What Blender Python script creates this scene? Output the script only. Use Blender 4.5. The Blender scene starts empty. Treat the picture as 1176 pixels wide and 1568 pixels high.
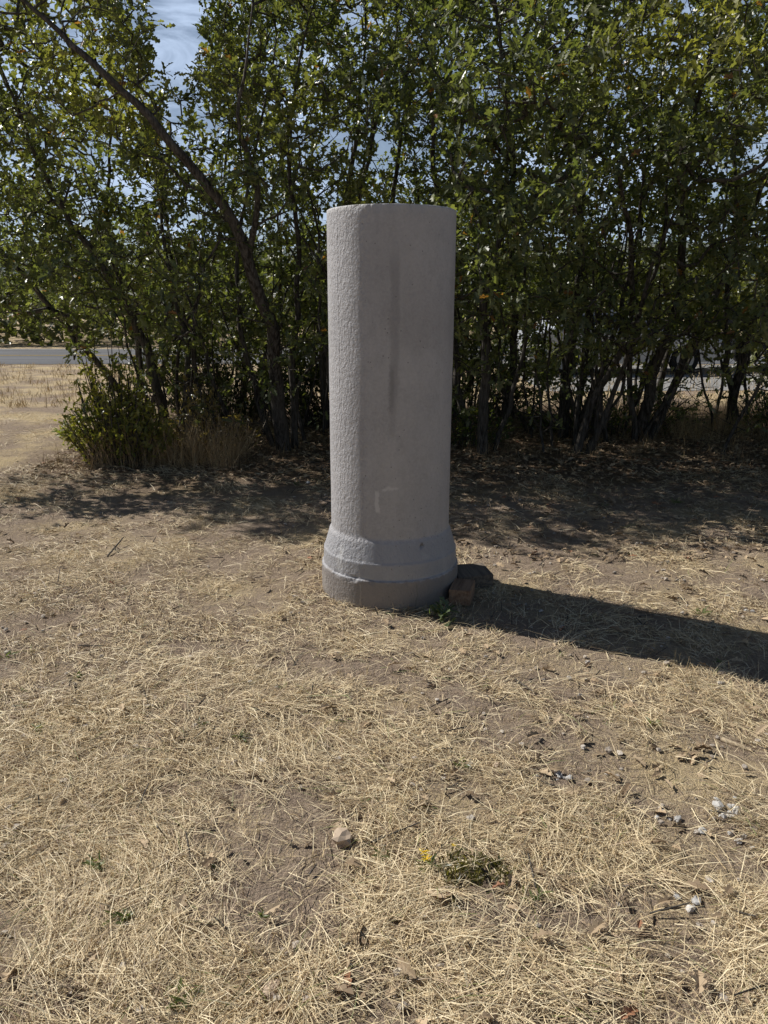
import bpy, bmesh, math, random
import numpy as np
from mathutils import Vector, noise as mnoise
R = np.random.RandomState(7); random.seed(7)
S = bpy.context.scene
rad = math.radians

# ---------------------------------------------------------------- helpers
def make_mesh(name, V, F, mats, col=None, smooth=False, matidx=None):
    if not isinstance(F, list): F = [F]
    F = [np.asarray(f, dtype=np.int32) for f in F if len(f)]
    me = bpy.data.meshes.new(name)
    V = np.asarray(V, dtype=np.float32)
    me.vertices.add(len(V)); me.vertices.foreach_set("co", V.ravel())
    loops = np.concatenate([f.ravel() for f in F])
    sizes = np.concatenate([np.full(len(f), f.shape[1], dtype=np.int32) for f in F])
    starts = np.concatenate([[0], np.cumsum(sizes)[:-1]]).astype(np.int32)
    me.loops.add(len(loops)); me.loops.foreach_set("vertex_index", loops)
    me.polygons.add(len(sizes)); me.polygons.foreach_set("loop_start", starts)
    me.polygons.foreach_set("loop_total", sizes)
    if matidx is not None: me.polygons.foreach_set("material_index", np.asarray(matidx, dtype=np.int32))
    sm = smooth if isinstance(smooth, np.ndarray) else np.full(len(sizes), bool(smooth))
    me.polygons.foreach_set("use_smooth", sm)
    me.update(calc_edges=True)
    if col is not None:
        a = me.color_attributes.new("Col", 'FLOAT_COLOR', 'POINT')
        c = np.ones((len(V), 4), dtype=np.float32); c[:, :3] = col
        a.data.foreach_set("color", c.ravel())
    for m in mats: me.materials.append(m)
    ob = bpy.data.objects.new(name, me); S.collection.objects.link(ob)
    return ob

def hash2(ix, iy, seed):
    h = (ix.astype(np.int64)*374761393 + iy.astype(np.int64)*668265263 + seed*982451653) & 0x7fffffff
    h = ((h ^ (h >> 13))*1274126177) & 0x7fffffff
    return ((h ^ (h >> 16)) & 0xffff)/65535.0
def vnoise(x, y, seed=0):
    x = np.asarray(x, dtype=float); y = np.asarray(y, dtype=float)
    ix = np.floor(x); iy = np.floor(y); fx = x-ix; fy = y-iy
    fx = fx*fx*(3-2*fx); fy = fy*fy*(3-2*fy)
    a = hash2(ix, iy, seed); b = hash2(ix+1, iy, seed); c = hash2(ix, iy+1, seed); d = hash2(ix+1, iy+1, seed)
    return (a*(1-fx)+b*fx)*(1-fy)+(c*(1-fx)+d*fx)*fy
def fbm(x, y, seed=0, o=3):
    s = 0; a = .5; t = 0
    for i in range(o):
        s = s + a*vnoise(x*2**i, y*2**i, seed+i); t += a; a *= .5
    return s/t
def gz(x, y):
    x = np.asarray(x, dtype=float); y = np.asarray(y, dtype=float)
    fade = np.clip((15-np.abs(y))/4, 0, 1)*np.clip((14-np.abs(x))/4, 0, 1)
    h = (fbm(x*.5, y*.5, 3)-.5)*.10 + (fbm(x*3, y*3, 9)-.5)*.038
    near = 1-np.exp(-((x-.03)**2+(y-4.34)**2)/.5)
    return h*fade*near

def mat(name):
    m = bpy.data.materials.new(name); m.use_nodes = True
    nt = m.node_tree; nt.nodes.clear()
    return m, nt
class NB:
    def __init__(s, nt): s.nt = nt
    def n(s, t, **k):
        nd = s.nt.nodes.new(t)
        for a, b in k.items(): setattr(nd, a, b)
        return nd
    def l(s, a, b): s.nt.links.new(a, b)
    def setin(s, sock, v):
        if isinstance(v, bpy.types.NodeSocket): s.l(v, sock)
        else: sock.default_value = v
    def math(s, op, a, b=None, clamp=False):
        nd = s.n('ShaderNodeMath', operation=op); nd.use_clamp = clamp
        s.setin(nd.inputs[0], a)
        if b is not None: s.setin(nd.inputs[1], b)
        return nd.outputs[0]
    def noise(s, vec, scale, detail=4, rough=.55, dist=0):
        nd = s.n('ShaderNodeTexNoise'); s.l(vec, nd.inputs['Vector'])
        nd.inputs['Scale'].default_value = scale; nd.inputs['Detail'].default_value = detail
        nd.inputs['Roughness'].default_value = rough; nd.inputs['Distortion'].default_value = dist
        return nd.outputs['Fac']
    def mapr(s, v, a, b, c=0., d=1., smooth=True):
        nd = s.n('ShaderNodeMapRange'); nd.interpolation_type = 'SMOOTHSTEP' if smooth else 'LINEAR'
        s.setin(nd.inputs['Value'], v)
        for k, x in zip(('From Min', 'From Max', 'To Min', 'To Max'), (a, b, c, d)): nd.inputs[k].default_value = x
        return nd.outputs['Result']
    def mix(s, f, a, b, mode='MIX'):
        nd = s.n('ShaderNodeMix', data_type='RGBA', blend_type=mode)
        s.setin(nd.inputs['Factor'], f)
        for sock, v in ((nd.inputs[6], a), (nd.inputs[7], b)):
            if isinstance(v, tuple): sock.default_value = (*v, 1) if len(v) == 3 else v
            else: s.l(v, sock)
        return nd.outputs[2]
    def mapping(s, vec, scale):
        nd = s.n('ShaderNodeMapping'); s.l(vec, nd.inputs['Vector']); nd.inputs['Scale'].default_value = scale
        return nd.outputs['Vector']
    def bump(s, h, strength, dist, normal=None):
        nd = s.n('ShaderNodeBump'); nd.inputs['Strength'].default_value = strength; nd.inputs['Distance'].default_value = dist
        s.l(h, nd.inputs['Height'])
        if normal: s.l(normal, nd.inputs['Normal'])
        return nd.outputs['Normal']
    def principled(s, col, rough=.8, spec=.3, normal=None, metallic=0.):
        p = s.n('ShaderNodeBsdfPrincipled')
        if isinstance(col, tuple): p.inputs['Base Color'].default_value = (*col, 1)
        else: s.l(col, p.inputs['Base Color'])
        s.setin(p.inputs['Roughness'], rough); p.inputs['Specular IOR Level'].default_value = spec
        p.inputs['Metallic'].default_value = metallic
        if normal: s.l(normal, p.inputs['Normal'])
        return p.outputs[0]
    def out(s, sh):
        o = s.n('ShaderNodeOutputMaterial'); s.l(sh, o.inputs['Surface'])
    def attr(s): 
        a = s.n('ShaderNodeAttribute'); a.attribute_name = "Col"; return a.outputs['Color']
    def obj(s): return s.n('ShaderNodeTexCoord').outputs['Object']

def simple_mat(name, col, rough=.6, spec=.4, metallic=0., var=.15, scale=8):
    m, nt = mat(name); b = NB(nt)
    f = b.noise(b.obj(), scale, 4)
    c = b.mix(b.mapr(f, .3, .7), tuple(x*(1-var) for x in col), tuple(min(1, x*(1+var)) for x in col))
    b.out(b.principled(c, rough, spec, metallic=metallic)); return m

def leaf_mat(name, transl=.40, rough=.38, spec=.65):
    m, nt = mat(name); b = NB(nt)
    c = b.attr()
    p = b.principled(c, rough, spec)
    t = b.n('ShaderNodeBsdfTranslucent')
    tc = b.mix(1.0, c, (1.75, 1.8, .65), 'MULTIPLY'); b.l(tc, t.inputs['Color'])
    mx = b.n('ShaderNodeMixShader'); mx.inputs[0].default_value = transl
    b.l(p, mx.inputs[1]); b.l(t.outputs[0], mx.inputs[2]); b.out(mx.outputs[0]); return m
M_leaf = leaf_mat("oak_leaf")
def attr_mat(name, rough=.8, spec=.2):
    m, nt = mat(name); b = NB(nt); c = b.attr()
    b.out(b.principled(c, rough, spec)); return m
M_straw = attr_mat("dry_straw", .55, .35)
M_litter = attr_mat("dry_leaf_litter", .7, .25)
M_stone = attr_mat("stone_chip", .85, .2)

def bark_mat():
    m, nt = mat("oak_bark"); b = NB(nt); o = b.obj()
    f = b.noise(b.mapping(o, (30, 30, 6)), 1.5, 5, .65)
    g = b.noise(o, 2.2, 3)
    c = b.mix(b.mapr(f, .35, .68), (.028, .023, .019), (.15, .135, .12))
    c = b.mix(b.mapr(g, .4, .7, 0, .5), c, (.11, .10, .088))
    b.out(b.principled(c, .9, .15, b.bump(f, .8, .01))); return m
M_bark = bark_mat()

# ---------------------------------------------------------------- world / sun
S.view_settings.view_transform = 'Standard'; S.view_settings.look = 'None'
S.view_settings.exposure = 0; S.view_settings.gamma = 1
az = rad(28.0); el = rad(41)
sun_v = Vector((-math.cos(az)*math.cos(el), math.sin(az)*math.cos(el), math.sin(el)))
W = bpy.data.worlds.new("World"); S.world = W; W.use_nodes = True
nt = W.node_tree; nt.nodes.clear(); b = NB(nt)
sky = b.n('ShaderNodeTexSky'); sky.sky_type = 'NISHITA'; sky.sun_disc = False
sky.sun_elevation = el; sky.sun_rotation = math.atan2(sun_v.x, sun_v.y) % (2*math.pi)
sky.altitude = 1200; sky.air_density = 1.0; sky.dust_density = 1.4
tc = b.n('ShaderNodeTexCoord').outputs['Generated']
sx = b.n('ShaderNodeSeparateXYZ'); b.l(tc, sx.inputs[0])
cf = b.noise(b.mapping(tc, (2.6, 3.0, 8.0)), 2.6, 8, .62, .9)
# thin high haze and wisps of cloud towards the north, clear blue sky elsewhere
bank = b.math('MULTIPLY', b.mapr(sx.outputs[1], .1, .55), b.mapr(sx.outputs[2], .30, .62, 1, 0))
cm = b.math('MULTIPLY', b.mapr(cf, .40, .68, .25, .9), bank)
cc = b.mix(cm, sky.outputs[0], (11.0, 13.6, 18.0))
bg = b.n('ShaderNodeBackground'); b.l(cc, bg.inputs[0]); bg.inputs[1].default_value = .054
wo = b.n('ShaderNodeOutputWorld'); b.l(bg.outputs[0], wo.inputs[0])
L = bpy.data.lights.new("sun", 'SUN'); L.energy = 5; L.angle = rad(.53); L.color = (1, .965, .90)
sun = bpy.data.objects.new("sun", L); S.collection.objects.link(sun)
sun.rotation_euler = sun_v.to_track_quat('Z', 'Y').to_euler(); sun.location = (-8, 6, 12)

# ---------------------------------------------------------------- camera
CH = 1.65
cam = bpy.data.cameras.new("camera"); co = bpy.data.objects.new("camera", cam); S.collection.objects.link(co)
cam.sensor_fit = 'VERTICAL'; cam.sensor_height = 24; cam.lens = 12/math.tan(rad(33.65))
cam.clip_start = .05; cam.clip_end = 3000
co.location = (0, 0, CH); co.rotation_euler = (rad(90-15.4), 0, 0)
S.camera = co
def pix(u, v, z=0.):
    t = (v-784)/1178.; s, c = math.sin(rad(15.4)), math.cos(rad(15.4)); H = CH-z
    yy = H*(c-t*s)/(s+t*c); return (u-588)/1178.*(yy*c+H*s), yy

# ---------------------------------------------------------------- ground
ext = np.array([-900,-500,-300,-200,-120,-70,-45,-30,-20,-15,-12,-10,-8.5])
xs = np.unique(np.concatenate([np.arange(-7, 7.01, .05), ext, -ext]))
ys = np.unique(np.concatenate([np.arange(.4, 12.01, .05), np.array([-60,-20,-8,-3,-1,0,12.6,13.5,14.5,16,18,20,23,27,32,40,55,80,120,200,350,600,1200])]))
X, Y = np.meshgrid(xs, ys); Z = gz(X, Y)
nx, ny = len(xs), len(ys)
idx = np.arange(nx*ny).reshape(ny, nx)
F = np.stack([idx[:-1, :-1], idx[:-1, 1:], idx[1:, 1:], idx[1:, :-1]], -1).reshape(-1, 4)
m, nt = mat("dry_grass_ground"); b = NB(nt); o = b.obj()
sep = b.n('ShaderNodeSeparateXYZ'); b.l(o, sep.inputs[0])
n1 = b.noise(o, 1.3, 4); n2 = b.noise(o, 9, 5, .65); n3 = b.noise(o, 90, 4, .7)
s1 = b.noise(b.mapping(o, (22, 190, 60)), 1.0, 3, .6, 1.2); s2 = b.noise(b.mapping(o, (170, 26, 60)), 1.0, 3, .6, 1.2)
st = b.math('MAXIMUM', s1, s2)
dirt = b.mix(n2, (.28, .205, .15), (.57, .45, .345))
dirt = b.mix(b.mapr(n3, .4, .7, 0, .55), dirt, (.18, .13, .09))
straw = b.mix(n3, (.46, .345, .19), (.86, .69, .43))
cov = b.math('ADD', b.math('MULTIPLY', n1, .9), b.math('MULTIPLY', st, .8))
far = b.mapr(sep.outputs[1], 6, 16)
cov = b.math('ADD', cov, b.math('MULTIPLY', far, .10))
c = b.mix(b.mapr(cov, .87, 1.04), dirt, straw)
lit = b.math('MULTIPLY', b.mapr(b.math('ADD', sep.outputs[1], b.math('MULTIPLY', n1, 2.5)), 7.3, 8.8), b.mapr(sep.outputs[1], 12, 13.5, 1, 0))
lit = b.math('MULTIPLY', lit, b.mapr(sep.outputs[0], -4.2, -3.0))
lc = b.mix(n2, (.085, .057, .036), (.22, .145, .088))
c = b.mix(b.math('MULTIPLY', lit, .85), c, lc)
h = b.math('ADD', b.math('MULTIPLY', n3, .6), b.math('ADD', n2, b.math('MULTIPLY', st, .5)))
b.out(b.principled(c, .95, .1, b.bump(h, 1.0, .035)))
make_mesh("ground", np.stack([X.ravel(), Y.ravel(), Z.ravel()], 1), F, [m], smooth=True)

# ---------------------------------------------------------------- leaf template
def leaf_template(kind='oak'):
    if kind == 'oak':
        r = [(.17, .20), (.08, .34), (.31, .52), (.12, .66), (.20, .85)]
    elif kind == 'lite':
        r = [(.20, .25), (.10, .42), (.30, .62), (.16, .86)]
    else:
        r = [(.07, .2), (.12, .45), (.08, .75)]
    pts = np.array([(0, 0)] + r + [(0, 1)] + [(-x, y) for x, y in reversed(r)]); cen = np.array([[0, .5]])
    P = np.vstack([cen, pts]); n = len(pts)
    z = .28*np.abs(P[:, 0]) - .18*P[:, 1]**2
    V = np.column_stack([P[:, 0], P[:, 1], z])
    F = np.array([[0, 1+i, 1+(i+1) % n] for i in range(n)])
    return V, F
LV, LF = leaf_template(); NV, NF = leaf_template('narrow'); QV, QF = leaf_template('lite')

def norm(v): return v/np.maximum(np.linalg.norm(v, axis=-1, keepdims=True), 1e-9)
def place_leaves(pos, axis, up, size, TV, TF, curl=None):
    n = len(pos); a = norm(axis); s = norm(np.cross(a, up)); u = np.cross(s, a)
    T = TV[None]*size[:, None, None]
    zc = T[:, :, 2] if curl is None else T[:, :, 2]*curl[:, None]
    V = pos[:, None]+T[:, :, 0:1]*s[:, None]+T[:, :, 1:2]*a[:, None]+zc[..., None]*u[:, None]
    F = TF[None]+(np.arange(n)*len(TV))[:, None, None]
    return V.reshape(-1, 3), F.reshape(-1, TF.shape[1])

def tubes(p0, p1, r0, r1, k=5):
    d = norm(p1-p0); ref = np.where(np.abs(d[:, 2:3]) > .9, np.array([[1., 0, 0]]), np.array([[0., 0, 1]]))
    s = norm(np.cross(d, ref)); u = np.cross(s, d)
    ang = np.arange(k)*2*np.pi/k
    ring = np.cos(ang)[None, :, None]*s[:, None]+np.sin(ang)[None, :, None]*u[:, None]
    A = p0[:, None]-d[:, None]*r0[:, None, None]*.3+ring*r0[:, None, None]; B = p1[:, None]+ring*r1[:, None, None]
    V = np.concatenate([A, B], 1); n = len(p0)
    f = np.array([[i, (i+1) % k, k+(i+1) % k, k+i] for i in range(k)])
    F = f[None]+(np.arange(n)*2*k)[:, None, None]
    return V.reshape(-1, 3), F.reshape(-1, 4)

# ---------------------------------------------------------------- oak trees
def smooth_poly(pts, step=.14, wob=.009):
    pts = np.array(pts, float); out = []
    P = np.vstack([2*pts[0]-pts[1], pts, 2*pts[-1]-pts[-2]])
    for i in range(1, len(P)-2):
        L_ = np.linalg.norm(P[i+1]-P[i]); k = max(2, int(L_/step))
        for t in np.arange(k)/k:
            out.append(.5*((2*P[i])+(-P[i-1]+P[i+1])*t+(2*P[i-1]-5*P[i]+4*P[i+1]-P[i+2])*t*t+(-P[i-1]+3*P[i]-3*P[i+1]+P[i+2])*t**3))
    out.append(P[-2]); out = np.array(out); w = R.normal(0, wob, (len(out)-1, 3)); w[1:] = (w[1:]+w[:-1])
    out[1:] += w
    return out

stems = []
def stem(t, pts, r): stems.append((t, pts, r))
stem(0, [(-1.12, 8.5, -.05), (-1.15, 8.3, .8), (-1.18, 8.0, 1.52), (-1.36, 7.7, 2.20), (-1.68, 7.45, 2.74), (-2.02, 7.3, 3.18), (-2.6, 7.2, 3.7), (-3.0, 7.3, 4.1)], .088)
stem(0, [(-1.02, 8.65, -.05), (-1.0, 8.7, 1.0), (-.9, 8.6, 2.1), (-.95, 8.4, 3.2), (-.7, 8.3, 4.4)], .045)
stem(0, [(-1.25, 8.7, -.05), (-1.55, 8.8, 1.0), (-1.6, 8.9, 2.2), (-1.3, 8.9, 3.4), (-1.1, 8.9, 4.3)], .038)
stem(0, [(-1.30, 7.78, 2.05), (-1.15, 7.5, 2.6), (-1.25, 7.3, 3.2), (-1.1, 7.2, 3.9)], .035)
stem(1, [(-2.55, 9.0, -.05), (-2.65, 8.9, .9), (-2.9, 8.8, 1.7), (-3.4, 8.6, 2.7), (-3.7, 8.3, 3.8)], .065)
stem(1, [(-2.45, 9.1, -.05), (-2.3, 9.2, 1.1), (-2.5, 9.2, 2.3), (-2.3, 9.1, 3.5)], .045)
stem(1, [(-2.7, 9.1, -.05), (-3.2, 8.8, .9), (-3.8, 8.5, 1.9), (-4.4, 8.3, 2.9), (-4.6, 8.3, 3.6)], .045)
stem(2, [(-.75, 10.0, -.05), (-.75, 9.9, 1.2), (-.55, 9.8, 2.4), (-.3, 9.6, 3.6), (-.2, 9.5, 4.8)], .055)
stem(2, [(-.55, 9.4, -.05), (-.65, 9.4, .9), (-.4, 9.2, 2.2), (-.1, 9.0, 3.4), (.2, 8.8, 4.5)], .045)
stem(3, [(1.08, 8.3, -.05), (1.10, 8.35, .9), (1.06, 8.3, 1.7), (1.25, 8.1, 2.7), (1.0, 8.0, 4.4)], .062)
stem(3, [(1.0, 9.2, -.05), (.8, 9.2, 1.2), (.6, 9.0, 2.4), (.5, 8.8, 3.6), (.5, 8.7, 4.8)], .05)
stem(3, [(1.2, 8.4, -.05), (1.5, 8.5, 1.1), (1.5, 8.4, 2.3), (1.8, 8.1, 3.2)], .03)
stem(4, [(2.25, 9.6, -.05), (2.25, 9.5, 1.0), (2.3, 9.4, 2.0), (2.1, 9.2, 3.2), (2.2, 9.0, 4.7)], .075)
stem(4, [(2.35, 9.5, -.05), (2.7, 9.3, 1.2), (2.8, 9.0, 2.4), (2.7, 8.7, 3.6)], .045)
stem(5, [(2.1, 8.3, -.05), (2.25, 8.3, .6), (2.55, 8.2, 1.4), (2.2, 7.6, 2.6), (1.6, 7.2, 3.1), (1.4, 7.1, 3.7)], .045)
stem(5, [(2.2, 8.35, -.05), (2.5, 8.1, 1.0), (2.6, 7.6, 2.2), (3.1, 7.2, 3.3)], .035)
stem(6, [(3.1, 9.2, -.05), (3.15, 9.1, .8), (3.3, 8.9, 1.7), (3.1, 8.6, 2.8), (3.2, 8.3, 4.3)], .08)
stem(6, [(3.2, 9.2, -.05), (3.6, 9.1, 1.2), (3.9, 8.8, 2.4), (4.1, 8.4, 3.6)], .06)
stem(6, [(3.0, 9.1, -.05), (2.85, 9.0, 1.2), (3.0, 8.7, 2.4), (2.7, 8.4, 3.9)], .04)
stem(7, [(4.5, 10.0, -.05), (4.5, 9.8, 1.1), (4.8, 9.6, 2.2), (4.6, 9.2, 3.4), (4.7, 9, 4.7)], .07)
stem(7, [(4.6, 9.9, -.05), (4.2, 9.8, 1.4), (4.1, 9.6, 2.6), (3.8, 9.3, 4.1)], .05)
stem(8, [(5.6, 8.7, -.05), (5.5, 8.6, 1.2), (5.2, 8.3, 2.4), (5.3, 8, 4.1)], .06)
stem(8, [(5.7, 8.8, -.05), (6.0, 8.7, 1.4), (6.3, 8.5, 2.6), (6.4, 8.3, 4.1)], .06)
stem(9, [(.25, 10.2, -.05), (.2, 10.1, 1.3), (.1, 10, 2.6), (.3, 9.8, 4.4)], .06)
stem(9, [(1.6, 10.3, -.05), (1.7, 10.2, 1.3), (1.5, 10, 2.6), (1.4, 9.8, 4.6)], .06)
for k, (x0, t) in enumerate([(-3.6, 10), (-2.2, 10), (-.2, 11), (1.0, 11), (2.8, 12), (4.2, 12), (5.8, 13)]):
    y0 = 11.2+.7*(k % 2)
    stem(t, [(x0, y0, -.05), (x0+.1, y0, 1.2), (x0-.15, y0-.1, 2.5), (x0+.1, y0-.2, 4.2)], .06)
    stem(t, [(x0+.15, y0+.1, -.05), (x0+.5, y0, 1.0), (x0+.7, y0-.1, 2.2), (x0+.6, y0-.2, 3.6)], .045)
nmain = len(stems)
for i in range(80):
    x = R.uniform(-3.0, 6.0); y = R.uniform(8.2, 11.6)
    bt = int(np.argmin([abs(x-s[1][0][0])+.6*abs(y-s[1][0][1]) for s in stems[:nmain]])); t = stems[bt][0]
    lx, ly = R.normal(0, .8), R.normal(-.2, .2); zt = R.uniform(2.0, 3.6)
    stem(t, [(x, y, -.05), (x+lx*.3+R.normal(0, .10), y, zt*.33), (x+lx*.5+R.normal(0, .15), y+ly*.6, zt*.66), (x+lx, y+ly, zt)], R.uniform(.012, .030))
NT = 14
def top_z(x, y):
    t = 6.1+1.6*(float(fbm(x*.8, y*.5, 21))-.5)*2
    xx = x*8/y
    t -= 2.9*math.exp(-((xx+1.9)/.38)**2)
    t -= 1.8*math.exp(-((xx-2.75)/.28)**2) + 1.0*math.exp(-((xx+.35)/.2)**2) + 1.7*math.exp(-((xx-3.7)/.28)**2)
    t = min(t, 3.75+(y-6.6)*.85)
    if x < -4: t = min(t, 4.6)
    return t
A = []
tries = 0
NATT = 13500
while len(A) < NATT and tries < 700000:
    tries += 1
    x = R.uniform(-5.3, 6.9); y = R.uniform(6.0, 12.2); z = R.uniform(.5, 6.4)
    fr = (7.2 if x < .4 else 6.4)+1.9*(float(fbm(x*1.0, z*1.1, 5, 2))-.5)
    if y < fr: continue
    if z > top_z(x, y): continue
    bot = 1.45+.9*(float(fbm(x*.9, y*.9, 31))-.5)-.2*(x < -1.5)
    if z < bot:
        pr = .13*(z > .9) if y < 9.8 else (.7 if x < 2.6 else .12)
        if R.rand() > pr: continue
    if x < -3.4 and z < 1.5: continue
    if 8.2 < y < 10.6 and z < 3.4 and R.rand() < .6: continue
    if y > 9.6 and z > 3.3 and R.rand() < .45: continue
    nz = mnoise.noise(Vector((x*1.7, y*1.3, z*1.9)))
    if nz < -.03 and R.rand() > .11: continue
    A.append((x, y, z, 1))
for i in range(1050):
    A.append((R.uniform(-2.8, 6), R.uniform(7.9, 11.6), R.uniform(.25, 1.9), 0))
for i in range(300):
    A.append((R.uniform(-2.9, 5.5), R.uniform(7.8, 10.5), R.uniform(.4, 1.5), 1))
A = np.array(A)
nodes_by_tree = {}
for t in range(NT):
    P = []; par = []; rr = []
    for (tt, pts, r) in stems:
        if tt != t: continue
        q = smooth_poly(pts); k0 = len(P)
        for j, p in enumerate(q):
            P.append(p); par.append(-1 if j == 0 else k0+j-1)
            rr.append(r*(1-.82*j/(len(q)-1)))
    nodes_by_tree[t] = [P, par, rr]
alln = np.concatenate([np.array(nodes_by_tree[t][0]) for t in range(NT)])
allt = np.concatenate([np.full(len(nodes_by_tree[t][0]), t) for t in range(NT)])
near = np.zeros(len(A), int); dist = np.zeros(len(A))
for i0 in range(0, len(A), 1000):
    a = A[i0:i0+1000, :3]; dm = np.sqrt(((a[:, None]-alln[None])**2).sum(2)); near[i0:i0+1000] = dm.argmin(1); dist[i0:i0+1000] = dm.min(1)
tid = allt[near]
total_leaves = 0
for t in range(NT):
    P, par, rr = nodes_by_tree[t]; ns = len(P)
    sel = np.where(tid == t)[0]; sel = sel[np.argsort(dist[sel])]
    buf = np.zeros((ns+len(sel)*9+10, 3), dtype=np.float32); buf[:ns] = P; n = ns
    par = list(par); rr = list(rr); tips = []
    for i in sel:
        a = A[i, :3].astype(np.float32)
        dv = a-buf[:n]; d = np.sqrt(np.einsum('ij,ij->i', dv, dv))
        cost = d+.42*np.clip(.1-dv[:, 2], 0, 9)
        j = int(cost.argmin()); L_ = float(d[j])
        if L_ < .03: continue
        k = int(min(7, max(1, round(L_/.16)))); p0 = buf[j].copy(); last = j
        side = R.normal(0, .12*L_, 3)
        for q in range(1, k+1):
            f = q/k; p = p0+(a-p0)*f+side*math.sin(math.pi*f)+np.array([0, 0, -.08*L_*math.sin(math.pi*f)])
            if q < k: p = p+R.normal(0, .018, 3)
            buf[n] = p; par.append(last); rr.append(0); last = n; n += 1
        tips.append((last, j if k == 1 else last-1, A[i, 3]))
    P = buf[:n].astype(float); par = np.array(par); rr = np.array(rr)
    cnt = np.zeros(n)
    for (l, _, _) in tips: cnt[l] += 1
    for i in range(n-1, -1, -1):
        if par[i] >= 0 and i >= ns: cnt[par[i]] += cnt[i]
    rad_ = np.where(np.arange(n) < ns, rr, .0026*np.maximum(cnt, 1)**.44)
    e = np.where(par >= 0)[0]
    r0 = np.where((e >= ns) & (par[e] < ns), np.minimum(rad_[par[e]], rad_[e]*1.3), rad_[par[e]])
    big = rad_[e] > .012
    V1, F1 = tubes(P[par[e][big]], P[e[big]], r0[big], rad_[e[big]], 8)
    V2, F2 = tubes(P[par[e][~big]], P[e[~big]], r0[~big], rad_[e[~big]], 4)
    tp = np.array([x[0] for x in tips if x[2] > 0]); tq = np.array([x[1] for x in tips if x[2] > 0])
    k = 8
    tip = np.repeat(P[tp], k, 0); prv = np.repeat(P[tq], k, 0); m_ = len(tip)
    dirn = norm(tip-prv); f = R.rand(m_, 1)**.7
    pos = prv+(tip-prv)*f*1.0+R.normal(0, .030, (m_, 3))+dirn*.04*R.rand(m_, 1)
    ax = norm(dirn*.7+R.normal(0, .75, (m_, 3))+np.array([0, 0, -.05]))
    up = norm(np.array([0, -.1, .8])+R.normal(0, .65, (m_, 3)) + np.array(sun_v)*.35)
    size = R.uniform(.055, .115, m_)
    backrow = t >= 10
    TV, TF = (QV, QF) if backrow else (LV, LF)
    if backrow: size = size*1.2
    V3, F3 = place_leaves(pos+ax*.012, ax, up, size, TV, TF, R.uniform(.3, 1.8, m_))
    total_leaves += m_
    g = R.rand(m_, 1); cl = np.repeat(fbm(P[tp][:, 0]*1.1, P[tp][:, 2]*1.1, 44), k)[:, None]
    base = np.array([.076, .098, .042])*(1-g)+np.array([.180, .196, .088])*g
    yel = (np.clip((cl-.50)*2.6, 0, 1)*.7)
    base = base*(1-yel)+np.array([.30, .285, .09])*yel
    br = R.rand(m_, 1) < .008
    base = np.where(br, np.array([.26, .13, .05]), base)
    base = base*R.uniform(.7, 1.3, (m_, 1))
    C3 = np.repeat(base, len(TV), 0)
    V = np.vstack([V1, V2, V3]); n1, n2 = len(V1), len(V2)
    Cc = np.vstack([np.full((n1+n2, 3), .1), C3])
    mi = np.concatenate([np.zeros(len(F1)+len(F2)), np.ones(len(F3))])
    sm = np.concatenate([np.ones(len(F1)+len(F2), bool), np.zeros(len(F3), bool)])
    make_mesh("oak_tree" if t == 0 else "oak_tree.%03d" % t, V, [F1, F2+n1, F3+n1+n2], [M_bark, M_leaf], Cc, sm, mi)
print("leaves", total_leaves)

# ---------------------------------------------------------------- shrubs
def shrub(name, cx, cy, rx, ry, h, ntw, col1, col2, ls=(.035, .075)):
    p0 = []; p1 = []; pos = []; ax = []
    for i in range(ntw):
        a = R.rand()*6.28; q = math.sqrt(R.rand())
        e = np.array([cx+rx*q*math.cos(a), cy+ry*q*math.sin(a), 0]); hh = h*(1-.55*q*q)*R.uniform(.3, 1.05)*(.6+.8*float(vnoise(e[0]*3, e[1]*3, 8)))
        b0 = np.array([cx+(e[0]-cx)*.55, cy+(e[1]-cy)*.55, -.02]); e[2] = hh
        mid = (b0+e)/2+np.array([0, 0, .12*hh])+R.normal(0, .03, 3)
        p0 += [b0, mid]; p1 += [mid, e]
        for k in range(11):
            f = R.rand()**.6; s = mid+(e-mid)*f if R.rand() < .8 else b0+(mid-b0)*R.uniform(.4, 1)
            pos.append(s+R.normal(0, .035, 3)); ax.append((e-b0)*.5/np.linalg.norm(e-b0)+R.normal(0, .6, 3))
    p0 = np.array(p0); p1 = np.array(p1); n = len(p0)
    V1, F1 = tubes(p0, p1, np.full(n, .006), np.full(n, .003), 4)
    pos = np.array(pos); ax = np.array(ax); m_ = len(pos)
    up = np.array([0, 0, 1.])+R.normal(0, .6, (m_, 3))
    V3, F3 = place_leaves(pos, ax, up, R.uniform(*ls, m_), LV, LF)
    g = R.rand(m_, 1); c = np.array(col1)*(1-g)+np.array(col2)*g
    V = np.vstack([V1, V3]); C = np.vstack([np.full((len(V1), 3), .1), np.repeat(c, len(LV), 0)])
    mi = np.concatenate([np.zeros(len(F1)), np.ones(len(F3))])
    return make_mesh(name, V, [F1, F3+len(V1)], [M_bark, M_leaf], C, False, mi)
shrub("oak_shrub", -2.72, 7.9, .6, .42, 1.15, 220, (.13, .155, .04), (.32, .29, .08), (.045, .09))
shrub("oak_shrub.001", -1.95, 8.3, .55, .4, .8, 100, (.16, .13, .06), (.28, .20, .09))
shrub("oak_shrub.002", .95, 8.9, .6, .4, .6, 70, (.05, .08, .025), (.12, .14, .035))
shrub("oak_shrub.003", 2.9, 9.9, 1.4, .5, .8, 120, (.06, .09, .03), (.14, .16, .04))
shrub("oak_shrub.004", 5.2, 9.8, 1.0, .6, .8, 110, (.07, .09, .03), (.16, .16, .045))
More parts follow.
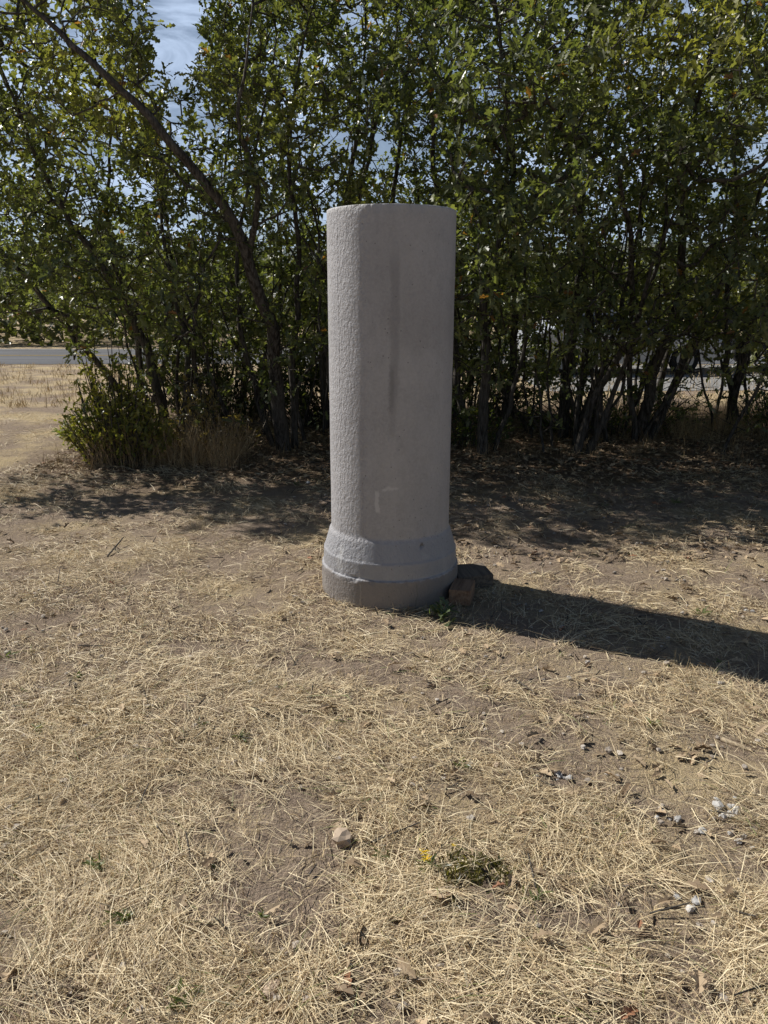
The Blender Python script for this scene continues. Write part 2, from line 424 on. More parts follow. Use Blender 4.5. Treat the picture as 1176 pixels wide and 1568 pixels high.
shrub("oak_shrub.005", -.7, 10.4, 1.2, .5, 1.3, 220, (.05, .07, .025), (.11, .12, .035), (.05, .10))
shrub("oak_shrub.006", -2.3, 10.8, 1.0, .5, 1.5, 220, (.05, .07, .025), (.11, .12, .035), (.05, .10))
shrub("oak_shrub.007", 1.2, 11.3, 1.3, .5, 1.2, 200, (.05, .07, .025), (.11, .12, .035), (.05, .10))
shrub("roadside_shrub", -9.9, 19.0, .45, .35, .42, 110, (.07, .08, .04), (.13, .13, .06), (.03, .06))

# ---------------------------------------------------------------- stones layout (so straw can keep clear)
clear = []
wlist = []
for (u, v, k, s, sp) in [(860, 1195, 6, .013, .04), (1112, 1238, 12, .014, .05), (1130, 1290, 7, .009, .055), (1060, 1396, 4, .012, .04), (682, 1200, 2, .016, .012), (822, 1196, 2, .011, .01), (605, 1180, 1, .013, .02), (1035, 1256, 2, .012, .01), (1003, 1254, 1, .009, .01), (262, 1262, 1, .011, .01), (1150, 930, 2, .012, .03), (585, 1310, 1, .009, .01), (470, 740, 1, .022, .01), (1165, 1440, 2, .009, .02), (1010, 1250, 3, .006, .05), (925, 1535, 1, .010, .03), (140, 1082, 1, .010, .02)]:
    a_, b_ = pix(u, v); clear.append((a_, b_, sp*.8+s*1.1))
    for i in range(k): wlist.append((a_+R.normal(0, sp*.65), b_+R.normal(0, sp*.65), s*R.uniform(.3, 1.2), (.60, .58, .55)))
for (u, v, s) in [(524, 1303, .032), (417, 1530, .02), (660, 1330, .012), (760, 1180, .015)]:
    a_, b_ = pix(u, v); wlist.append((a_, b_, s, (.54, .42, .31))); clear.append((a_, b_, s*1.3))
weeds = [(150, 1338, 16, .045), (190, 1420, 20, .035), (370, 1142, 22, .035), (312, 1122, 14, .03), (820, 1395, 14, .035), (705, 1185, 18, .03), (280, 1550, 18, .04), (400, 1425, 10, .025), (1075, 940, 16, .05), (120, 1045, 14, .03), (55, 1125, 12, .03), (1035, 770, 20, .06), (925, 775, 14, .05), (455, 745, 16, .05), (1100, 1020, 10, .03), (590, 1330, 16, .03), (15, 1015, 14, .04), (860, 1010, 8, .03), (90, 665, 30, .09), (1000, 1120, 12, .03), (430, 1060, 8, .025), (740, 1060, 7, .022), (560, 1245, 8, .02), (930, 1120, 8, .025), (330, 1345, 8, .02)]
for (u, v, k, s) in weeds: clear.append((*pix(u, v), s*.8))
fx, fy = pix(722, 1350); clear.append((fx, fy, .09)); clear.append((fx+.05, fy-.02, .07)); clear.append((*pix(650, 1330), .03))
clear.append((*pix(676, 948), .07))
clear = np.array(clear)

# ---------------------------------------------------------------- straw and grass
def blades(n, pos, length, width, az_, tilt, bend, col):
    d = np.column_stack([np.cos(az_)*np.cos(tilt), np.sin(az_)*np.cos(tilt), np.sin(tilt)])
    s = np.column_stack([-np.sin(az_), np.cos(az_), np.zeros(n)])
    roll = R.normal(0, .5, n)[:, None]
    upv = np.cross(d, s); s = s*np.cos(roll)+upv*np.sin(roll)
    sd = np.column_stack([-np.sin(az_), np.cos(az_), np.zeros(n)])*(bend*R.choice([-1, 1], n))[:, None]
    mid = pos+d*length[:, None]*.5+sd*length[:, None]*.3+np.array([0, 0, 1])*(.06*length)[:, None]
    end = pos+d*length[:, None]*np.cos(bend)[:, None]
    w = width[:, None]*.5
    V = np.stack([pos-s*w, pos+s*w, mid-s*w*.9, mid+s*w*.9, end-s*w*.35, end+s*w*.35], 1)
    f = np.array([[0, 1, 3, 2], [2, 3, 5, 4]])
    F = f[None]+(np.arange(n)*6)[:, None, None]
    return V.reshape(-1, 3), F.reshape(-1, 4), np.repeat(col, 6, 0)
def sample_ground(n, y0, y1, pw=1.0):
    u = R.rand(n)
    y = y0*(y1/y0)**u if pw == 1 else (y0**(1-pw)+u*(y1**(1-pw)-y0**(1-pw)))**(1/(1-pw))
    x = R.uniform(-1, 1, n)*(.56*(y*.964+.438)+.45)
    return x, y
N = 350000
x, y = sample_ground(N, 1.0, 11.5, 1.2)
dens = fbm(x*1.0+5, y*1.0, 61, 3)*.38+fbm(x*4, y*4, 71, 3)*.62
keep = R.rand(N) < np.clip((dens-.445-.02*np.clip(x, -1, 1))*6.5, .08, 1)
keep &= ~((np.hypot(x-.034, y-4.34) < .385))
under = (y > 7.0+1.0*fbm(x*2, y*2, 12)) & (x > -3.3)
keep &= ~(under & (R.rand(N) < .75))
x = x[keep]; y = y[keep]
far_ok = np.ones(len(x), bool)
for (a_, b_, r_) in clear: far_ok &= ~((np.hypot(x-a_, y-b_) < r_) & (R.rand(len(x)) < .9))
x = x[far_ok]; y = y[far_ok]; n = len(x)
sw = np.where(R.rand(n) < .5, R.rand(n)*6.28, fbm(x*1.2, y*1.2, 81, 2)*9+R.normal(0, .7, n))
ln = R.gamma(3, .020, n)+.010
tilt = np.abs(R.normal(0, .17, n)); 
up_ = R.rand(n) < .06; tilt = np.where(up_, R.uniform(.3, 1.3, n), tilt); ln = np.where(up_, ln*.6, ln)
wd = R.uniform(.0010, .0027, n)*np.clip(.8+y*.10, 1, 1.7)
g = R.rand(n, 1); g2 = R.rand(n, 1)
col = np.array([.58, .44, .25])*(1-g)+np.array([.96, .82, .55])*g
col = np.where(g2 < .20, np.array([.33, .24, .155])*(.6+.8*g), col)
col = np.where(g2 > .985, np.array([.22, .25, .08]), col)
pos = np.column_stack([x, y, gz(x, y)+R.uniform(.001, .012, n)])
V, F, C = blades(n, pos, ln, wd, sw, tilt, np.abs(R.normal(0, .14, n)), col)
make_mesh("dry_grass", V, F, [M_straw], C)
print("straw", n)

def tufts(cx, cy, nper, hmin, hmax, spread, c1, c2, w=.003):
    k = len(cx); n = k*nper
    X0 = np.repeat(cx, nper)+R.normal(0, spread, n); Y0 = np.repeat(cy, nper)+R.normal(0, spread, n)
    az_ = R.rand(n)*6.28; tilt = np.clip(R.normal(1.15, .25, n), .3, 1.5)
    ln = R.uniform(hmin, hmax, n)*np.repeat(R.uniform(.6, 1.1, k), nper)
    g = R.rand(n, 1); col = np.array(c1)*(1-g)+np.array(c2)*g
    return blades(n, np.column_stack([X0, Y0, gz(X0, Y0)-.005]), ln, R.uniform(w*.6, w*1.3, n), az_, tilt, np.abs(R.normal(0, .3, n)), col)
def multi(name, parts, mats):
    Vs = []; Fs = []; Cs = []; o_ = 0
    for V, F, C in parts: Vs.append(V); Fs.append(F+o_); Cs.append(C); o_ += len(V)
    return make_mesh(name, np.vstack(Vs), Fs, mats, np.vstack(Cs))
parts = []
cx = R.uniform(-3.0, -1.5, 85); cy = R.uniform(7.5, 8.5, 85)
parts.append(tufts(cx, cy, 30, .2, .65, .06, (.28, .19, .10), (.58, .43, .24)))
cx = R.uniform(-3.5, 6.5, 380); cy = R.uniform(7.6, 11.8, 380)
parts.append(tufts(cx, cy, 18, .06, .28, .05, (.20, .13, .07), (.45, .34, .18)))
cx = R.uniform(3.2, 6.5, 170); cy = R.uniform(9.0, 11.5, 170)
parts.append(tufts(cx, cy, 26, .15, .48, .07, (.30, .20, .09), (.58, .44, .24)))
cx = R.uniform(-18, 18, 2600); cy = 12.0+R.rand(2600)*8.3
parts.append(tufts(cx, cy, 9, .05, .2, .08, (.38, .27, .14), (.70, .54, .31), .008))
cx, cy = sample_ground(420, 1.3, 8, 1.1)
kk = np.hypot(cx-.034, cy-4.34) > .6
parts.append(tufts(cx[kk], cy[kk], 14, .02, .07, .02, (.44, .33, .17), (.84, .68, .40), .002))
a_ = R.rand(70)*6.28; rr_ = .395+R.rand(70)*.03
parts.append(tufts(.034+rr_*np.cos(a_), 4.34+rr_*np.sin(a_), 7, .015, .06, .012, (.40, .30, .16), (.8, .64, .36), .002))
multi("standing_dry_grass", parts, [M_straw])

def rosette(cx, cy, n, L0, col1, col2, upn=.5, tv=NV, tf=NF):
    a = R.rand(n)*6.28; t = R.uniform(.1, upn, n)
    ax = np.column_stack([np.cos(a)*np.cos(t), np.sin(a)*np.cos(t), np.sin(t)])
    pos = np.column_stack([cx+R.normal(0, L0*.3, n), cy+R.normal(0, L0*.3, n), np.full(n, float(gz(cx, cy))+.010)+R.rand(n)*L0*.3])
    up = np.array([0, 0, 1.])+R.normal(0, .3, (n, 3))
    V, F = place_leaves(pos, ax, up, R.uniform(.4, 1.1, n)*L0, tv, tf)
    g = R.rand(n, 1); c = np.array(col1)*(1-g)+np.array(col2)*g
    return V, F, np.repeat(c, len(tv), 0)
G1, G2 = (.08, .11, .035), (.20, .23, .09)
wx, wy = pix(676, 946)
multi("green_weed", [rosette(wx, wy, 26, .10, (.10, .135, .07), (.18, .22, .12), 1.2, LV*np.array([.8, 1, 1]), LF)], [M_leaf])
parts = []
for (u, v, k, s) in weeds:
    a_, b_ = pix(u, v); parts.append(rosette(a_, b_, k, s*1.1, G1, G2, .9))
multi("small_weeds", parts, [M_leaf])
parts = []
for i in range(38):
    parts.append(rosette(fx+R.normal(0, .06), fy+R.normal(0, .04), 8, .036, (.06, .065, .025), (.20, .17, .06), 1.3))
parts.append(tufts(np.array([fx]*6)+R.normal(0, .05, 6), np.array([fy]*6)+R.normal(0, .03, 6), 12, .04, .1, .02, (.16, .14, .05), (.3, .25, .1), .002))
for (u, v) in [(648, 1322), (652, 1334), (694, 1308)]:
    a_, b_ = pix(u, v, .04)
    V, F, C = rosette(a_, b_, 22, .015 if v > 1310 else .009, (.80, .58, .02), (.88, .70, .04), .8); V[:, 2] += .04; parts.append((V, F, C))
parts.append(rosette(*pix(655, 1345), 18, .035, G1, G2, 1.2))
multi("yellow_flower_plant", parts, [M_leaf])

# ---------------------------------------------------------------- fallen leaves
n = 9000
x = R.uniform(-3.6, 6.2, n); y = 7.0+R.beta(1.6, 2.2, n)*5
x2, y2 = sample_ground(1300, 1.2, 8, .6)
k3 = (x2 > -.3) | (y2 > 5) | (R.rand(1300) < .35); x2 = x2[k3]; y2 = y2[k3]
x3 = R.uniform(-.5, 4.5, 2600); y3 = R.uniform(4.8, 8, 2600)
x = np.concatenate([x, x2, x3]); y = np.concatenate([y, y2, y3])
kk = np.hypot(x-.034, y-4.34) > .43; x = x[kk]; y = y[kk]; n = len(x)
a = R.rand(n)*6.28; ax = np.column_stack([np.cos(a), np.sin(a), R.normal(.1, .25, n)])
up = np.array([0, 0, 1.])+R.normal(0, .35, (n, 3))
V, F = place_leaves(np.column_stack([x, y, gz(x, y)+R.uniform(.008, .028, n)]), ax, up, R.uniform(.03, .07, n), LV, LF, R.uniform(.5, 3, n))
g = R.rand(n, 1); c = np.array([.17, .115, .07])*(1-g)+np.array([.54, .41, .265])*g
c = np.where(R.rand(n, 1) < .02, np.array([.32, .16, .09]), c)
make_mesh("fallen_leaves", V, F, [M_litter], np.repeat(c, len(LV), 0))

x = np.concatenate([R.uniform(-3.5, 6, 420), sample_ground(280, 1.3, 8, .8)[0]]); 
y = np.concatenate([R.uniform(7, 11, 420), R.uniform(1.3, 7, 280)])
kk = np.hypot(x-.034, y-4.34) > .6; x = x[kk]; y = y[kk]; n = len(x)
a = R.rand(n)*6.28; l = R.gamma(2, .05, n)+.03; l[y < 7] *= .5
p0 = np.column_stack([x, y, gz(x, y)+.012]); p1 = p0+np.column_stack([np.cos(a)*l, np.sin(a)*l, R.uniform(0, .04, n)])
p0 = np.vstack([p0, [[*pix(165, 855), .015]], [[*pix(176, 846), .03]]]); p1 = np.vstack([p1, [[*pix(190, 833), .05]], [[*pix(182, 850), .012]]])
rr_ = np.full(len(p0), .0032); rr_[-2:] = .007
V, F = tubes(p0, p1, rr_, rr_*.6, 5)
make_mesh("fallen_twigs", V, F, [M_bark], smooth=True)

# ---------------------------------------------------------------- stones
ico = bmesh.new(); bmesh.ops.create_icosphere(ico, subdivisions=2, radius=1)
IV = np.array([v.co[:] for v in ico.verts]); IF = np.array([[v.index for v in f.verts] for f in ico.faces]); ico.free()
def stones(lst, lift=.35):
    Vs = []; Fs = []; Cs = []; o_ = 0
    for (x, y, s, c) in lst:
        off = R.rand(3)*50
        d = np.array([mnoise.noise(Vector(v*1.3+off)) for v in IV])
        q = np.sign(IV)*np.abs(IV)**.8
        V = q*(1+.65*d[:, None])*np.array([s*R.uniform(.8, 1.4), s*R.uniform(.7, 1.1), s*R.uniform(.45, .8)])
        a = R.rand()*6.28; ca, sa = math.cos(a), math.sin(a)
        V = np.column_stack([V[:, 0]*ca-V[:, 1]*sa+x, V[:, 0]*sa+V[:, 1]*ca+y, V[:, 2]+float(gz(x, y))+s*lift])
        Vs.append(V); Fs.append(IF+o_); Cs.append(np.tile(np.array(c)*R.uniform(.75, 1.15), (len(V), 1))); o_ += len(V)
    return np.vstack(Vs), np.vstack(Fs), np.vstack(Cs)
lst = []
gx, gy = sample_ground(1300, 1.2, 6.5, .6)
for a_, b_ in zip(gx, gy):
    if math.hypot(a_-.034, b_-4.34) < .5: continue
    if float(vnoise(a_*1.5, b_*1.5, 91))+.3*(a_ > .3) < .45: continue
    g = R.rand(); lst.append((a_, b_, min(.012, R.gamma(2, .0024)+.003), (.38+.2*g, .32+.2*g, .26+.19*g)))
V, F, C = stones(lst, .8); make_mesh("gravel", V, F, [M_stone], C)
V, F, C = stones(wlist, .5); make_mesh("white_stones", V, F, [M_stone], C)
V, F = tubes(np.array([[*pix(1105, 1138), .016]]), np.array([[*pix(1150, 1155), .016]]), np.array([.011]), np.array([.007]), 7)
make_mesh("weathered_stick", V, F, [simple_mat("weathered_wood", (.50, .40, .27), .9, .1, 0, .3, 40)], smooth=True)

# ---------------------------------------------------------------- concrete pipe
PX, PY = .034, 4.34
def pipe_mat():
    m, nt = mat("cast_concrete"); b = NB(nt); o = b.obj()
    sp = b.n('ShaderNodeSeparateXYZ'); b.l(o, sp.inputs[0]); x, y, z = sp.outputs
    ang = b.math('ARCTAN2', x, b.math('MULTIPLY', y, -1.0))
    cl = b.noise(o, 2.6, 5, .6); sk = b.noise(b.mapping(o, (9, 9, .8)), 1.0, 5, .6); fi = b.noise(o, 70, 5, .65); md = b.noise(o, 16, 5, .6)
    c = b.mix(b.mapr(cl, .3, .7), (.315, .305, .32), (.41, .40, .415))
    c = b.mix(b.mapr(sk, .35, .7, 0, .55), c, (.445, .435, .45))
    c = b.mix(b.mapr(md, .45, .75, 0, .4), c, (.265, .255, .265))
    c = b.mix(b.mapr(fi, .3, .75, 0, .4), c, (.53, .52, .53))
    wob = b.math('MULTIPLY', b.math('SUBTRACT', md, .5), .12)
    angw = b.math('ADD', ang, wob); zw = b.math('ADD', z, b.math('MULTIPLY', wob, .6))
    def box(a0, a1, z0, z1, sa=.015, sz=.03):
        q = b.math('MULTIPLY', b.mapr(angw, a0-sa, a0+sa), b.mapr(angw, a1-sa, a1+sa, 1, 0))
        r = b.math('MULTIPLY', b.mapr(zw, z0-sz, z0+sz), b.mapr(zw, z1-sz, z1+sz, 1, 0))
        return b.math('MULTIPLY', q, r)
    def ap(c, mask, k, col): return b.mix(b.math('MULTIPLY', mask, k), c, col)
    stk = b.mapr(sk, .3, .6, .6, 1)
    c = ap(c, b.math('MULTIPLY', box(-.02, .11, 1.13, 1.86, .03, .08), stk), .40, (.18, .175, .18))
    c = ap(c, box(-.03, .045, 1.10, 1.32, .03), .44, (.15, .145, .15))
    c = ap(c, box(-.02, .07, .96, 1.12, .03), .25, (.20, .19, .195))
    c = ap(c, box(.10, 1.2, 1.40, 1.62, .1, .12), .28, (.25, .24, .245))
    c = ap(c, box(-.5, .3, 1.62, 1.95, .15, .12), .16, (.25, .24, .245))
    c = ap(c, box(-.24, -.175, .54, .665, .012, .01), .6, (.64, .63, .63))
    c = ap(c, box(-.13, .10, .664, .678, .02, .006), .6, (.62, .61, .61))
    c = ap(c, box(-.86, -.76, .19, .33, .02, .02), .6, (.76, .75, .73))
    c = ap(c, box(-1.3, -1.12, .03, .12, .06, .03), .6, (.7, .68, .65))
    c = ap(c, box(.85, .95, .05, .3, .03, .05), .4, (.60, .59, .57))
    c = ap(c, box(.48, .62, .275, .305, .03, .01), .5, (.6, .59, .57))
    c = ap(c, b.math('MULTIPLY', b.mapr(zw, .15, .2), b.mapr(zw, .34, .39, 1, 0)), .5, (.29, .295, .32))
    c = ap(c, b.mapr(zw, .155, .172, 1, 0), .8, (.215, .185, .165))
    c = ap(c, b.math('MULTIPLY', b.mapr(zw, .0, .07, 1, 0), b.mapr(cl, .4, .6)), .6, (.40, .34, .26))
    c = ap(c, box(-.425, -.405, .0, .15, .008, .01), .6, (.42, .38, .33))  # sun terminator on the base ring, painted in as a thin pale line
    c = ap(c, box(.36, .375, .0, .15, .008, .01), .5, (.08, .07, .06))
    c = ap(c, b.mapr(z, 2.06, 2.10), .35, (.54, .53, .52))
    c = ap(c, box(.475, .525, .335, .358, .012, .008), .75, (.07, .06, .055))
    vo = b.n('ShaderNodeTexVoronoi'); b.l(b.mapping(o, (1, 1, .8)), vo.inputs['Vector']); vo.inputs['Scale'].default_value = 42
    pit = b.mapr(vo.outputs['Distance'], .06, .17, 1, 0)
    sel = b.mapr(b.math('ADD', b.noise(o, 23, 2), b.mapr(z, .3, 1.2, .06, -.02)), .51, .59); pit = b.math('MULTIPLY', pit, sel)
    c = ap(c, pit, .75, (.10, .095, .095))
    fine_ = b.noise(o, 120, 5, .6); bumpy = b.noise(b.mapping(o, (1, 1, .6)), 62, 5, .55)
    h = b.math('ADD', b.math('MULTIPLY', fine_, .4), b.math('SUBTRACT', bumpy, b.math('MULTIPLY', pit, .35)))
    rough_mask = b.mapr(angw, -.45, -.28, 1.0, .40)
    h = b.math('MULTIPLY', b.math('SUBTRACT', h, .7), rough_mask)
    nrm = b.bump(h, 1.0, .0095)
    seam = b.math('MULTIPLY', b.mapr(angw, -.965, -.95), b.mapr(angw, -.935, -.92, 1, 0))
    nrm = b.bump(seam, .5, .004, nrm)
    b.out(b.principled(c, .60, .6, nrm)); return m
prof = [(.398, -.03), (.402, .01), (.403, .08), (.4025, .162), (.401, .166), (.394, .168), (.392, .171), (.391, .20), (.389, .256), (.3875, .261), (.384, .265), (.354, .368), (.350, .376), (.345, .383), (.343, .395), (.343, .43)]
zz = np.arange(.46, 2.08, .03); prof += [(.343, float(q)) for q in zz]
prof += [(.343, 2.093), (.3415, 2.100), (.337, 2.103), (.27, 2.103), (.265, 2.098), (.264, 1.8), (.264, .40), (.30, .30), (.335, .22), (.335, -.03)]
fine = []
for i in range(len(prof)-1):
    fine.append(prof[i]); (ra, za), (rb, zb) = prof[i], prof[i+1]
    if i < 17:
        kk_ = max(1, int(abs(zb-za)/.008))
        for q in range(1, kk_): fine.append((ra+(rb-ra)*q/kk_, za+(zb-za)*q/kk_))
fine.append(prof[-1]); prof = np.array(fine); NS = 288
th = np.arange(NS)*2*np.pi/NS
Rr = prof[:, 0][:, None]*np.ones(NS); Zz = prof[:, 1][:, None]*np.ones(NS)
TH = np.broadcast_to(th, Rr.shape)
outer = (np.arange(len(prof)) < len(prof)-8)[:, None]
Rr = Rr+np.where(outer, (fbm(TH*4, Zz*5, 111, 3)-.5)*.002, 0)
phi = ((TH+np.pi) % (2*np.pi))-np.pi
dh = np.hypot((phi-.50)*.36, (Zz-.346)); Rr = Rr-np.where(outer, .012*np.clip(1-(dh/.012)**2, 0, 1)**.6, 0)
chip = (np.abs(Zz-.16) < .012)*np.clip(fbm(TH*9, Zz*0+3, 131)-.5, 0, 1)*.03+(Zz > 2.09)*np.clip(fbm(TH*12, Zz*0+1, 141)-.55, 0, 1)*.02
Rr = Rr-np.where(outer, chip, 0)
V = np.stack([Rr*np.sin(TH), -Rr*np.cos(TH), Zz], -1).reshape(-1, 3)
K = len(prof); idx = np.arange(K*NS).reshape(K, NS); j = (np.arange(NS)+1) % NS
F = np.stack([idx[:-1], idx[:-1][:, j], idx[1:][:, j], idx[1:]], -1).reshape(-1, 4)
pipe = make_mesh("concrete_pipe", V, F, [pipe_mat()], smooth=True); pipe.location = (PX, PY, 0)
pipe.rotation_euler = (0, rad(.15), 0)

# ---------------------------------------------------------------- timber blocks
def wood_mat(name, c1, c2):
    m, nt = mat(name); b = NB(nt); o = b.obj()
    f = b.noise(b.mapping(o, (60, 4, 60)), 1, 5, .6, .4)
    b.out(b.principled(b.mix(b.mapr(f, .3, .7), c1, c2), .85, .2, b.bump(f, .5, .004))); return m
def timber(name, loc, size, rz, m, rx=0):
    bm = bmesh.new(); bmesh.ops.create_cube(bm, size=1)
    for v in bm.verts: v.co = Vector((v.co.x*size[0], v.co.y*size[1], v.co.z*size[2]))
    bmesh.ops.bevel(bm, geom=bm.edges[:], offset=.003, segments=2, affect='EDGES')
    for v in bm.verts: v.co += Vector([mnoise.noise(v.co*8+Vector((i*7, 0, 0))) for i in range(3)])*.004
    me = bpy.data.meshes.new(name); bm.to_mesh(me); bm.free(); me.materials.append(m)
    ob = bpy.data.objects.new(name, me); S.collection.objects.link(ob); ob.location = loc; ob.rotation_euler = (rx, 0, rz)
mw1 = wood_mat("brown_timber", (.21, .125, .08), (.40, .26, .17)); mw2 = wood_mat("grey_timber", (.13, .105, .085), (.27, .22, .17))
timber("timber_block", (.445, 4.11, .045), (.12, .19, .09), rad(-14), mw1)
timber("timber_block.001", (.52, 4.36, .05), (.22, .20, .08), rad(12), mw2, rad(2))

# ---------------------------------------------------------------- road, gravel lot
m, nt = mat("asphalt"); b = NB(nt); o = b.obj()
f = b.noise(o, 60, 3, .7); g_ = b.noise(b.mapping(o, (.3, 1.2, 1)), 1.0, 4)
c = b.mix(f, (.075, .076, .082), (.16, .16, .168)); c = b.mix(b.mapr(g_, .4, .7, 0, .5), c, (.19, .19, .195))
b.out(b.principled(c, .9, .3, b.bump(f, .4, .01))); M_as = m
M_paint = simple_mat("road_paint", (.62, .60, .55), .8, .2, 0, .2, 6)
M_conc = simple_mat("kerb_concrete", (.36, .35, .33), .9, .2, 0, .15, 6)
M_lot = simple_mat("gravel_lot", (.30, .295, .285), .95, .1, 0, .18, 9)
def sheet(name, x0, x1, y0, y1, z, m, parent=None, thick=0):
    bm = bmesh.new()
    xs_ = np.linspace(x0, x1, 40)
    if thick:
        bmesh.ops.create_cube(bm, size=1)
        for v in bm.verts: v.co = Vector(((x0+x1)/2+v.co.x*(x1-x0), (y0+y1)/2+v.co.y*(y1-y0), z+(v.co.z+.5)*thick))
        bmesh.ops.bevel(bm, geom=bm.edges[:], offset=.015, segments=2, affect='EDGES')
    else:
        a_ = [bm.verts.new((q, y0+.24*(float(vnoise(q*.7, 1., 5))-.5)*(name in ('road', 'gravel_lot')), z)) for q in xs_]; c_ = [bm.verts.new((q, y1, z)) for q in xs_]
        for i in range(39): bm.faces.new((a_[i], a_[i+1], c_[i+1], c_[i]))
    me = bpy.data.meshes.new(name); bm.to_mesh(me); bm.free(); me.materials.append(m)
    ob = bpy.data.objects.new(name, me); S.collection.objects.link(ob)
    if parent: ob.parent = parent
    return ob
road = sheet("road", -150, 150, 20.8, 27.4, .012, M_as)
sheet("edge_line", -150, 150, 27.0, 27.12, .018, M_paint, road)
sheet("centre_line", -150, 150, 24.0, 24.12, .018, simple_mat("yellow_paint", (.55, .36, .05), .8, .2), road)
sheet("kerb", -2, 150, 27.42, 27.6, 0, M_conc, None, .13)
sheet("gravel_lot", 3.0, 60, 14.6, 20.6, .006, M_lot)

# ---------------------------------------------------------------- vehicles
M_glass = simple_mat("dark_glass", (.02, .025, .03), .1, .6, 0, .1); M_tyre = simple_mat("tyre_rubber", (.02, .02, .02), .9, .2)
M_rim = simple_mat("wheel_rim", (.30, .30, .31), .4, .5, .6)
def prism(name, prof2, w, m, parent, taper=None):
    bm = bmesh.new(); L_ = []
    for s in (-1, 1):
        L_.append([bm.verts.new((px, s*w/2*(taper(pz) if taper else 1), pz)) for px, pz in prof2])
    n = len(prof2)
    bm.faces.new(L_[0][::-1]); bm.faces.new(L_[1])
    for i in range(n): bm.faces.new((L_[0][i], L_[0][(i+1) % n], L_[1][(i+1) % n], L_[1][i]))
    bmesh.ops.recalc_face_normals(bm, faces=bm.faces[:])
    bmesh.ops.bevel(bm, geom=bm.edges[:], offset=.02, segments=2, affect='EDGES')
    me = bpy.data.meshes.new(name); bm.to_mesh(me); bm.free(); me.materials.append(m)
    ob = bpy.data.objects.new(name, me); S.collection.objects.link(ob); ob.parent = parent; return ob
def wheel(name, x, y, r, parent, w=.2):
    p = [(r*.62, -w/2), (r*.92, -w/2), (r, -w/2+.03), (r, w/2-.03), (r*.92, w/2), (r*.62, w/2)]
    q = 24; Vv = []; Ff = []; mi = []
    for i in range(q):
        a_ = i*2*math.pi/q
        for (rr_, yy_) in p: Vv.append((x+rr_*math.cos(a_), y+yy_, r+rr_*math.sin(a_)))
    for i in range(q):
        for k in range(5): Ff.append([i*6+k, ((i+1) % q)*6+k, ((i+1) % q)*6+k+1, i*6+k+1]); mi.append(0)
    base = len(Vv); Vv += [(x, y-w*.4, r), (x, y+w*.4, r)]
    T = []
    for i in range(q):
        T.append([base, i*6, ((i+1) % q)*6]); T.append([base+1, i*6+5, ((i+1) % q)*6+5])
    ob = make_mesh(name, np.array(Vv), [np.array(Ff), np.array(T)], [M_tyre, M_rim], None, False, mi+[1]*len(T)); ob.parent = parent
def car(name, loc, rz, col, suv=False):
    e = bpy.data.objects.new(name, None); S.collection.objects.link(e)
    mp = simple_mat(name+"_paint", col, .3, .5, .2, .03)
    top = 1.75 if suv else 1.45
    body = [(-2.2, .35), (-2.25, .6), (-2.15, .92), (-1.4, .98), (1.0, .98), (1.9, .86), (2.2, .7), (2.25, .4), (2.1, .28), (1.75, .28), (1.68, .55), (1.4, .68), (1.1, .55), (1.03, .26), (-1.03, .26), (-1.1, .55), (-1.4, .68), (-1.68, .55), (-1.75, .28), (-2.1, .28)]
    prism("body", body, 1.8, mp, e)
    bk = -2.05 if suv else -1.7
    prism("cabin", [(bk, .97), (bk+.25, top-.07), (bk+.5, top), (.1, top), (.3, top-.05), (1.05, .97)], 1.66, mp, e, lambda z_: 1-.16*max(0, z_-.97)/.5)
    prism("side_windows", [(bk+.25, 1.02), (bk+.42, top-.12), (.1, top-.12), (.75, 1.02)], 1.685, M_glass, e, lambda z_: 1-.15*max(0, z_-.97)/.5)
    prism("bumper", [(2.2, .35), (2.3, .38), (2.3, .52), (2.2, .55)], 1.6, M_tyre, e)
    for i, (wx_, wy_) in enumerate([(-1.4, -.8), (1.4, -.8), (-1.4, .8), (1.4, .8)]): wheel("wheel_%d" % (i+1), wx_, wy_, .33, e)
    e.location = loc; e.rotation_euler = (0, 0, rz)
car("parked_car", (5.4, 18.6, .01), rad(4), (.45, .46, .48))
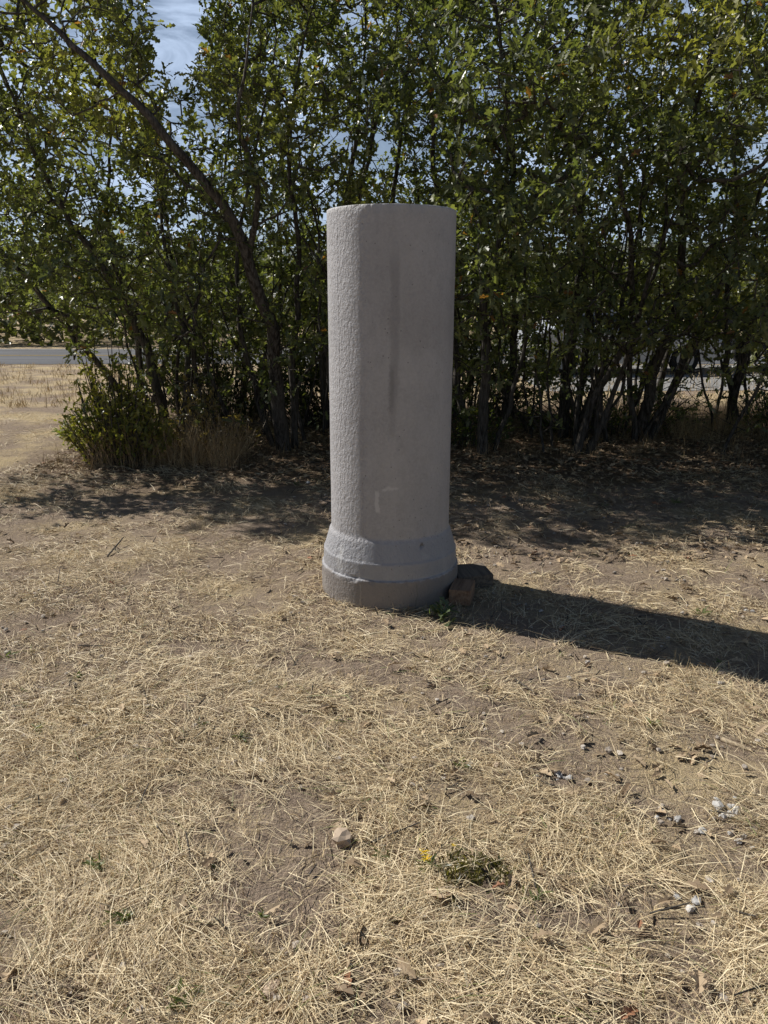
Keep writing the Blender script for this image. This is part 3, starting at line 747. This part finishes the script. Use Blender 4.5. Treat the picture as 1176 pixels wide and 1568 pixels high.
def trailer(loc):
    e = bpy.data.objects.new("utility_trailer", None); S.collection.objects.link(e)
    md = simple_mat("black_steel", (.03, .03, .032), .5, .4, .3)
    prism("deck", [(-2.2, .55), (-2.2, .68), (2.0, .68), (2.0, .55)], 1.9, md, e)
    prism("drawbar", [(2.0, .52), (2.0, .62), (3.3, .58), (3.3, .50)], .12, md, e)
    for s in (-.92, .92):
        r_ = prism("side_rail", [(-2.2, 1.12), (-2.2, 1.18), (2.0, 1.18), (2.0, 1.12)], .06, md, e); r_.location.y = s
        for k in range(6):
            q = -2.15+k*.82; p_ = prism("rail_post", [(q, .68), (q, 1.12), (q+.05, 1.12), (q+.05, .68)], .05, md, e); p_.location.y = s
    prism("cargo_box", [(-1.9, .69), (-1.9, 1.5), (.2, 1.5), (.4, 1.4), (.4, .69)], 1.5, simple_mat("dark_canvas", (.05, .05, .055), .8, .2), e)
    for i, (a_, s) in enumerate([(-.5, -1.08), (.3, -1.08), (-.5, 1.08), (.3, 1.08)]): wheel("wheel_%d" % (i+1), a_, s, .33, e)
    e.location = loc; e.rotation_euler = (0, 0, rad(176))
trailer((9.6, 19.2, .012))

# ---------------------------------------------------------------- distant brush and hills
n = 46000
cx = R.uniform(-55, 55, n); cy = 29.0+R.rand(n)**1.6*24+np.abs(cx)*.03
hh = (1.5+(cy-29)*.10+2.2*fbm(cx*.2, cy*.12, 51)); z = R.rand(n)**.8*hh
kz = fbm(cx*.35, cy*.35, 55) > .27; cx = cx[kz]; cy = cy[kz]; z = z[kz]; n = len(cx)
V, F = place_leaves(np.column_stack([cx, cy, z]), R.normal(0, 1, (n, 3)), np.array([0, -.3, 1.])+R.normal(0, .6, (n, 3)), R.uniform(.2, .5, n), QV*np.array([1.5, 1, 1]), QF)
g = R.rand(n, 1); c = np.array([.05, .065, .028])*(1-g)+np.array([.12, .125, .05])*g
make_mesh("distant_brush", V, F, [M_leaf], np.repeat(c, len(QV), 0))
hx = np.linspace(-900, 900, 160); hy = np.linspace(260, 1100, 30); HX, HY = np.meshgrid(hx, hy)
tt = (HY-260)/840
HZ = (15+45*fbm(HX*.004+3, HY*.003, 77, 4))*np.sin(np.clip(tt, 0, 1)*math.pi*.5)*1.5-2+6*(fbm(HX*.03, HY*.03, 78)-.5)*tt
idx = np.arange(HX.size).reshape(HX.shape)
F = np.stack([idx[:-1, :-1], idx[:-1, 1:], idx[1:, 1:], idx[1:, :-1]], -1).reshape(-1, 4)
m, nt = mat("hazy_hill_scrub"); b = NB(nt); o = b.obj(); f = b.noise(o, .05, 6, .65)
b.out(b.principled(b.mix(b.mapr(f, .4, .6), (.09, .12, .12), (.20, .20, .17)), .95, .05))  # blue-green distance haze is mixed into the scrub colours
make_mesh("hills", np.stack([HX.ravel(), HY.ravel(), HZ.ravel()], 1), F, [m], smooth=True)
